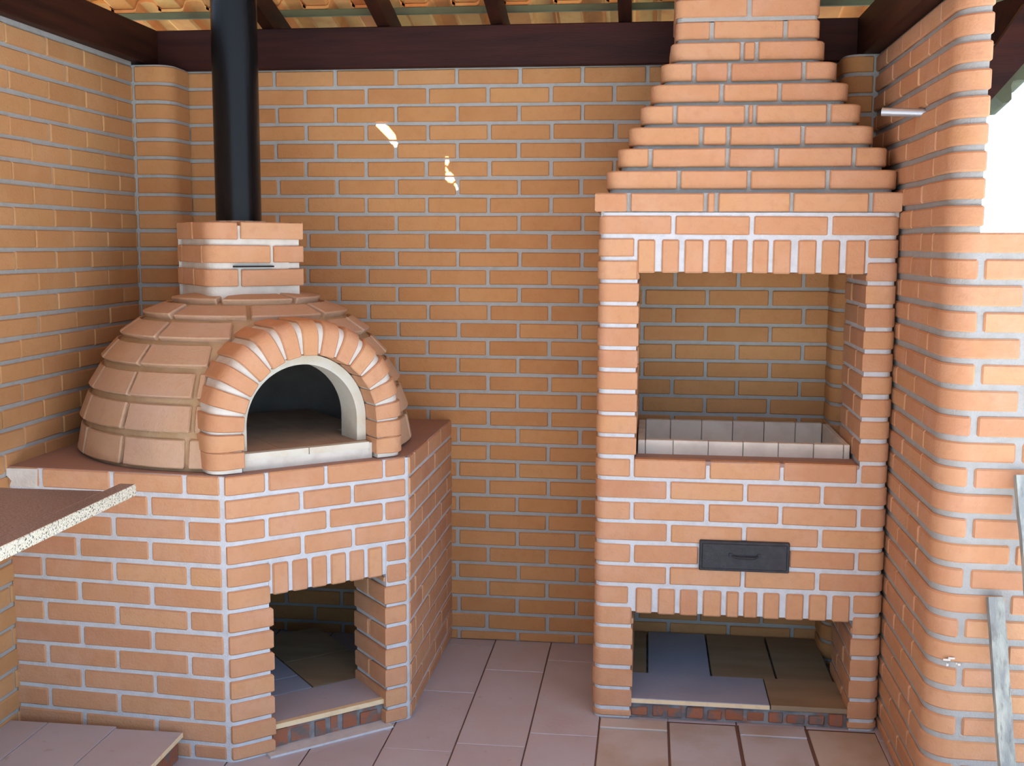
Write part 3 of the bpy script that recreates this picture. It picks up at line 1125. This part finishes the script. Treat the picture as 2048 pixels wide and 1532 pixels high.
# courses: i is the joint above the course
for i in range(0, 24):
    z1, z0 = gz(i), max(gz(i + 1), 0.0)
    if i == 0:
        bricks(bm, outer, 0.0, outer.L - 0.02, z0, z1, sidel(i) + rnd([gs(x) for x in (0.430, 0.677, 0.919)]), o=0.006, b=0.004)
    elif i in (1, 2) or i in (17, 18):
        # columns beside soldier lintels
        bricks(bm, lcol, 0.0, LE - (0.012 if i in (1, 17) else 0), z0, z1, sidel(i), o=0.008 if i == 2 else 0.006, b=0.004)
        bricks(bm, rcol, RJ + 0.0, rcol.L, z0, z1, [], o=0.006, b=0.004)
        if i in (2, 18):
            bricks(bm, rcol, 0.0, RJ - 0.004, z0, z1 - 0.04, [0.12], o=0.006)
            bricks(bm, lcol, LE + 0.004, lcol.L, z0, z1 - 0.04, [LE + 0.2], o=0.006)
    elif 3 <= i < 11 or 19 <= i:
        bricks(bm, lcol, 0.0, lcol.L, z0, z1, sidel(i) + [LE + (0.24 if i % 2 else 0.12), LE + 0.42], o=0.006, b=0.004, d=0.03)
        bricks(bm, rcol, 0.0, rcol.L, z0, z1, [RJ - (0.24 if i % 2 else 0.12)], o=0.006, b=0.004, d=0.03)
    else:
        ss = even_s if i % 2 else odd_s
        # ash drawer cut-out
        sm = sidel(i) + rnd([gs(x) for x in ss])
        if i in (15,):
            bricks(bm, outer, 0.0, gs(0.535), z0, z1, sm, o=0.006, b=0.004)
            bricks(bm, outer, gs(0.833), outer.L, z0, z1, sm, o=0.006, b=0.004)
        else:
            bricks(bm, outer, 0.0, outer.L, z0, z1, sm, o=0.006, b=0.004)
# soldiers
up = [0.316, 0.373, 0.394, 0.45, 0.467, 0.527, 0.543, 0.6, 0.619, 0.667, 0.683, 0.733, 0.747, 0.803, 0.825, 0.882, 0.899, 0.955, 0.974, 1.034]
lo_ = [0.331, 0.385, 0.405, 0.462, 0.478, 0.537, 0.554, 0.615, 0.631, 0.672, 0.688, 0.733, 0.752, 0.805, 0.826, 0.883, 0.9, 0.958, 0.976, 1.032]
for a_, zb_, zt2 in ((up, 1.517, gz(1) - 0.010), (lo_, 0.374, gz(17) - 0.009)):
    for i in range(10):
        sweep(bm, outer, gs(a_[2 * i]) , gs(a_[2 * i + 1]) , zb_ + random.uniform(-.001, .001), zt2, 0.008, 0.10, 0.005, 0)
# mortar masses
sweep(bm, outer, 0, outer.L, gz(1), gz(0) + 0.004, 0, 0.10, 0, 1)
sweep(bm, outer, gs(ox0), gs(ox1), 1.521, gz(1), 0, 0.09, 0, 1)
sweep(bm, outer, 0, outer.L, 0.379, 0.893, 0, 0.10, 0, 1)
for (x0, x1, yb_) in ((gx0, ox0, -0.012), (ox1, gx1, -0.33)):
    cp = lcol if x0 == gx0 else rcol
    for za_, zb_ in ((0.893, gz(1)), (0.0, 0.379)):
        sweep(bm, cp, 0, cp.L, za_, zb_, 0, 0.05, 0, 1)
box(bm, ox1, gx1, -0.325, -0.19, 0.893, 1.6, 1) if False else None
# smoke chamber ceiling
box(bm, gx0 + 0.05, gx1 - 0.05, GY + 0.09, -0.012, 1.60, gz(0) + 0.004, 1)
# deck at hearth level with the basin opening, and the deck under it
box(bm, gx0 + 0.06, gx1 - 0.05, GY + 0.05, -0.19, 0.379, 0.80, 1)
box(bm, ox0, ox1, GY + 0.05, -0.587, 0.79, 0.895, 2)
box(bm, ox0, 0.326, -0.587, -0.02, 0.79, 0.897, 2)
box(bm, 1.034, ox1, -0.587, -0.19, 0.79, 0.897, 2)
box(bm, ox0, 1.02, -0.075, -0.012, 0.79, 0.897, 2)
# dusty brick tops of the front ledge
box(bm, ox0 + 0.003, ox1 - 0.002, GY - 0.004, -0.588, 0.886, 0.8995, 2, 0.002)
build('brick_body', bm, ('brick', 'lit_mortar', 'top_brick'), grill)

# stepped hood and chimney stack
bm = bmesh.new()
cap = Path([(0.176, -0.012), (0.176, GY - 0.006), (1.138, GY - 0.006), (1.138, -0.18)], {})
bricks(bm, cap, 0, cap.L, gz(0), gz(-1), [cap.s[1] + (x - 0.176) for x in (0.285, 0.53, 0.565, 0.801, 1.045)] + [0.2, 0.44], o=0.0, d=0.10, b=0.004)
prism(bm, [(0.196, -0.012), (0.196, GY + 0.008), (1.134, GY + 0.008), (1.134, -0.19), (1.02, -0.19), (1.02, -0.012)], gz(0) - 0.01, gz(-1) - 0.006, 1)
rows = {1: [0.209, 0.445, 0.668, 0.915, 1.135], 2: [0.245, 0.352, 0.6, 0.755, 1.0, 1.107], 3: [0.28, 0.515, 0.603, 0.841, 1.07],
        4: [0.316, 0.429, 0.663, 0.688, 0.926, 1.034], 5: [0.348, 0.582, 0.77, 0.996], 6: [0.381, 0.492, 0.607, 0.849, 0.962],
        7: [0.413, 0.65, 0.698, 0.924], 8: [0.433, 0.549, 0.792, 0.902], 9: [0.431, 0.671, 0.901]}
for k in range(1, 22):
    if k <= 9: r_ = rows[k]
    else: r_ = rows[8] if k % 2 == 0 else rows[9]
    Yk = GY + 0.033 * min(k, 8)
    yb = -0.19 if k <= 3 else (-0.04 if k <= 8 else -0.06)
    if k > 3 and k <= 8: yb = -0.19
    if k > 8: yb = -0.06
    xl, xr = r_[0], r_[-1]
    rad = 0.05 if k < 8 else 0.022
    p_ = Path([(xl, yb), (xl, Yk), (xr, Yk), (xr, yb)], {1: rad, 2: rad})
    z0 = gz(-k)
    z1 = gz(-k - 1)
    front = lambda x: (yb - Yk - rad) + rad * math.pi / 2 + (x - xl - rad)
    bricks(bm, p_, 0, p_.L, z0, z1, [front(x) for x in r_[1:-1]] + [0.12 if k % 2 else 0.05], o=0.0 if k < 8 else 0.004, d=0.09, b=0.004, j=0.013, jh=0.014)
    ins = 0.012 if k < 8 else 0.002
    pts = [p_.at(s) for s in p_.stations(0, p_.L)]
    poly = [(p.x - n_.x * ins, p.y - n_.y * ins) for p, n_ in pts]
    prism(bm, poly, z0 - 0.009, z1 - 0.006, 1)
build('stepped_chimney', bm, ('brick', 'mortar'), grill)

# fire tray of white refractory tiles
bm = bmesh.new()
fx = [0.327, 0.353, 0.447, 0.565, 0.681, 0.798, 0.914, 1.012, 1.033]
zt3 = 0.9465
for i in range(len(fx) - 1):
    box(bm, fx[i] + 0.001, fx[i + 1] - 0.001, -0.586, -0.556, 0.87, zt3 + random.uniform(-.0006, .0006), 0, 0.002)
bxs = [0.353, 0.447, 0.565, 0.681, 0.798, 0.914, 1.012]
for i in range(len(bxs) - 1):
    box(bm, bxs[i] + 0.001, bxs[i + 1] - 0.001, -0.110, -0.080, 0.80, 0.943, 0, 0.002)
ys = [-0.555, -0.44, -0.325, -0.21, -0.111]
for i in range(4):
    box(bm, 0.327, 0.352, ys[i] + 0.001, ys[i + 1] - 0.001, 0.80, 0.943, 0, 0.002)
    box(bm, 1.013, 1.034, ys[i] + 0.001, ys[i + 1] - 0.001, 0.80, 0.943, 0, 0.002)
for i in range(6):
    for j in range(4):
        box(bm, bxs[i] + 0.001, bxs[i + 1] - 0.001, ys[j] + 0.001, ys[j + 1] - 0.001, 0.80, 0.815, 0, 0.001)
tr = build('fire_tray', bm, ('fire_tile',), grill)
tr['label'] = 'white firebrick tray'

# ash drawer with handle
bm = bmesh.new()
box(bm, 0.538, 0.831, GY - 0.018, GY + 0.12, 0.535, 0.637, 0, 0.003)
box(bm, 0.546, 0.823, GY - 0.022, GY - 0.016, 0.543, 0.629, 0, 0.003)
dw = build('ash_drawer', bm, ('iron',), grill)
dw['label'] = 'black iron ash drawer front'
bm = bmesh.new()
hp = []
for i in range(15):
    t = i / 14
    hp.append(Vector((0.640 + 0.092 * t, GY - 0.022 - 0.014 * min(1, 6 * t, 6 * (1 - t)), 0.592 - 0.006 * min(1, 6 * t, 6 * (1 - t)))))
prev = None
for p in hp:
    ring = [bm.verts.new(p + Vector((0, 0.0035 * math.cos(a_ * math.pi / 3), 0.0035 * math.sin(a_ * math.pi / 3)))) for a_ in range(6)]
    if prev:
        for k2 in range(6):
            bm.faces.new((prev[k2], ring[k2], ring[(k2 + 1) % 6], prev[(k2 + 1) % 6]))
    prev = ring
for cx_ in (0.640, 0.732):
    box(bm, cx_ - 0.006, cx_ + 0.006, GY - 0.026, GY - 0.021, 0.586, 0.598, 0, 0.001)
build('handle', bm, ('iron',), dw)

# storage recess of the grill
bm = bmesh.new()
x = ox0 + 0.004
while x < ox1 - 0.03:
    w = random.choice((0.06, 0.072, 0.05, 0.065))
    w = min(w, ox1 - 0.004 - x)
    box(bm, x, x + w - 0.012, GY + 0.008 + random.uniform(0, .006), GY + 0.05, 0.006, 0.046 + random.uniform(-.01, .004), 0, 0.004, 0.002)
    x += w
box(bm, ox0 + 0.001, ox1 - 0.001, GY + 0.015, -0.02, 0.0, 0.054, 1)
build('recess_riser', bm, ('rough', 'rubble_mortar'), grill)
slabs = [(0.319, 0.785, -0.702, -0.465, 'stone_grey', 0.0735), (0.789, 1.045, -0.700, -0.460, 'stone_brown', 0.0725),
         (0.319, 0.372, -0.462, -0.02, 'stone_brown', 0.071), (0.379, 0.601, -0.462, -0.02, 'stone_grey', 0.071),
         (0.607, 0.830, -0.462, -0.02, 'stone_brown', 0.071), (0.838, 1.030, -0.457, -0.02, 'stone_brown', 0.071)]
for (a_, b_, c_, d_, m_, zz) in slabs:
    bm = bmesh.new()
    box(bm, a_, b_, c_, d_, 0.055, zz, 0, 0.0015)
    o = build('stone_slab', bm, (m_,), grill)
bm = bmesh.new()
box(bm, 0.3195, 0.785, -0.7035, -0.7025, 0.058, 0.072, 0)
build('slab_edge', bm, ('pale_edge',), grill, smooth=0)

# ---------------------------------------------------------------- steel pipe stub in the right wall
bm = bmesh.new()
a = Vector((1.16, -0.905, 1.994)); b = Vector((1.035, -0.860, 2.004))
ax = (b - a).normalized()
u_ = ax.cross(Vector((0, 0, 1))).normalized(); v_ = ax.cross(u_)
n = 20
rings = []
for (p, r_) in ((a, 0.0125), (b, 0.0125), (b, 0.0105), (a, 0.0105)):
    rings.append([bm.verts.new(p + (u_ * math.cos(2 * math.pi * i / n) + v_ * math.sin(2 * math.pi * i / n)) * r_) for i in range(n)])
for k in range(4):
    for i in range(n):
        bm.faces.new((rings[k][i], rings[k][(i + 1) % n], rings[(k + 1) % 4][(i + 1) % n], rings[(k + 1) % 4][i]))
bmesh.ops.recalc_face_normals(bm, faces=bm.faces)
tag(build('steel_pipe', bm, ('steel',), smooth=40), 'short grey steel pipe sticking out of the right wall beside the chimney', 'pipe')

# ---------------------------------------------------------------- granite counter on the left
ct = tag(empty('granite_counter', (-1.38, -2.3, 0.865)), 'speckled granite counter slab jutting from the left wall', 'counter')
bm = bmesh.new()
box(bm, XL - 0.02, -1.186, -4.4, -1.400, 0.872, 0.8995, 0, 0.002)
build('countertop', bm, ('granite_top',), ct)
bm = bmesh.new()
box(bm, -1.185, -1.134, -4.4, -1.302, 0.866, 0.9005, 0, 0.002)
for f in bm.faces:
    if f.normal.z > 0.9: f.material_index = 1
bm.normal_update()
for f in bm.faces:
    if f.normal.z > 0.9: f.material_index = 1
build('edge_strip', bm, ('granite_edge', 'granite_top'), ct)['label'] = 'speckled white granite front edge'

# ---------------------------------------------------------------- raised step on the left
st = tag(empty('tiled_step', (-1.35, -2.0, 0)), 'low tiled platform along the left wall below the counter', 'step')
bm = bmesh.new()
rp_ = Path([(-1.075, -4.4), (-1.075, -1.205)])
bricks(bm, rp_, 0, rp_.L, -0.004, 0.082, regular(0.1, 0, rp_.L), o=0.0, d=0.04)
box(bm, XL, -1.079, -4.4, -1.205, 0.0, 0.083, 1)
build('brick_riser', bm, ('rough', 'mortar'), st)
bm = bmesh.new()
for (xa, xb) in ((XL + 0.005, -1.505), (-1.502, -1.277), (-1.274, -1.052)):
    y = -1.200 if xb < -1.1 else -1.215
    first = True
    while y > -4.4:
        ln = 0.45 if not first else (0.45 if xb > -1.2 else 0.62)
        first = False
        y2 = max(y - ln, -4.4)
        if y - y2 > 0.02:
            box(bm, xa, xb, y2 + 0.0015, y - 0.0015, 0.084, 0.0995, 0, 0.0012)
        y -= ln
for f in bm.faces:
    c_ = f.calc_center_median()
    if c_.x > -1.0535: f.material_index = 1
build('tile_surface', bm, ('terracotta', 'pale_edge'), st)

# ---------------------------------------------------------------- laths leaning on the parapet


def lath(p_top, p_bot, w, th, label):
    bm = bmesh.new()
    ax = (p_top - p_bot)
    L_ = ax.length
    ax.normalize()
    side = Vector((1, 0.12, 0)); side = (side - ax * side.dot(ax)).normalized()
    nr = side.cross(ax).normalized()
    n_ = 14
    prev = None
    for i in range(n_ + 1):
        c_ = p_bot + ax * (L_ * i / n_)
        j1, j2 = random.uniform(-.0012, .0012), random.uniform(-.0012, .0012)
        ring = [bm.verts.new(c_ + side * q * (w / 2) + side * (j1 if q < 0 else j2) + nr * t_ * th / 2) for q, t_ in ((-1, -1), (1, -1), (1, 1), (-1, 1))]
        if prev:
            for k2 in range(4):
                bm.faces.new((prev[k2], ring[k2], ring[(k2 + 1) % 4], prev[(k2 + 1) % 4]))
        else:
            bm.faces.new(ring)
        prev = ring
    bm.faces.new(prev[::-1])
    bmesh.ops.recalc_face_normals(bm, faces=bm.faces)
    tag(build('wooden_lath', bm, ('lath',), smooth=0), label, 'plank', 'weathered laths leaning on the right parapet')


lath(Vector((1.298, -1.318, 0.668)), Vector((1.330, -1.50, 0.0)), 0.042, 0.018, 'shorter pale weathered lath leaning on the low parapet')
lath(Vector((1.348, -1.325, 1.005)), Vector((1.395, -1.66, 0.0)), 0.042, 0.018, 'longer pale lath at the right frame edge, behind the shorter lath')
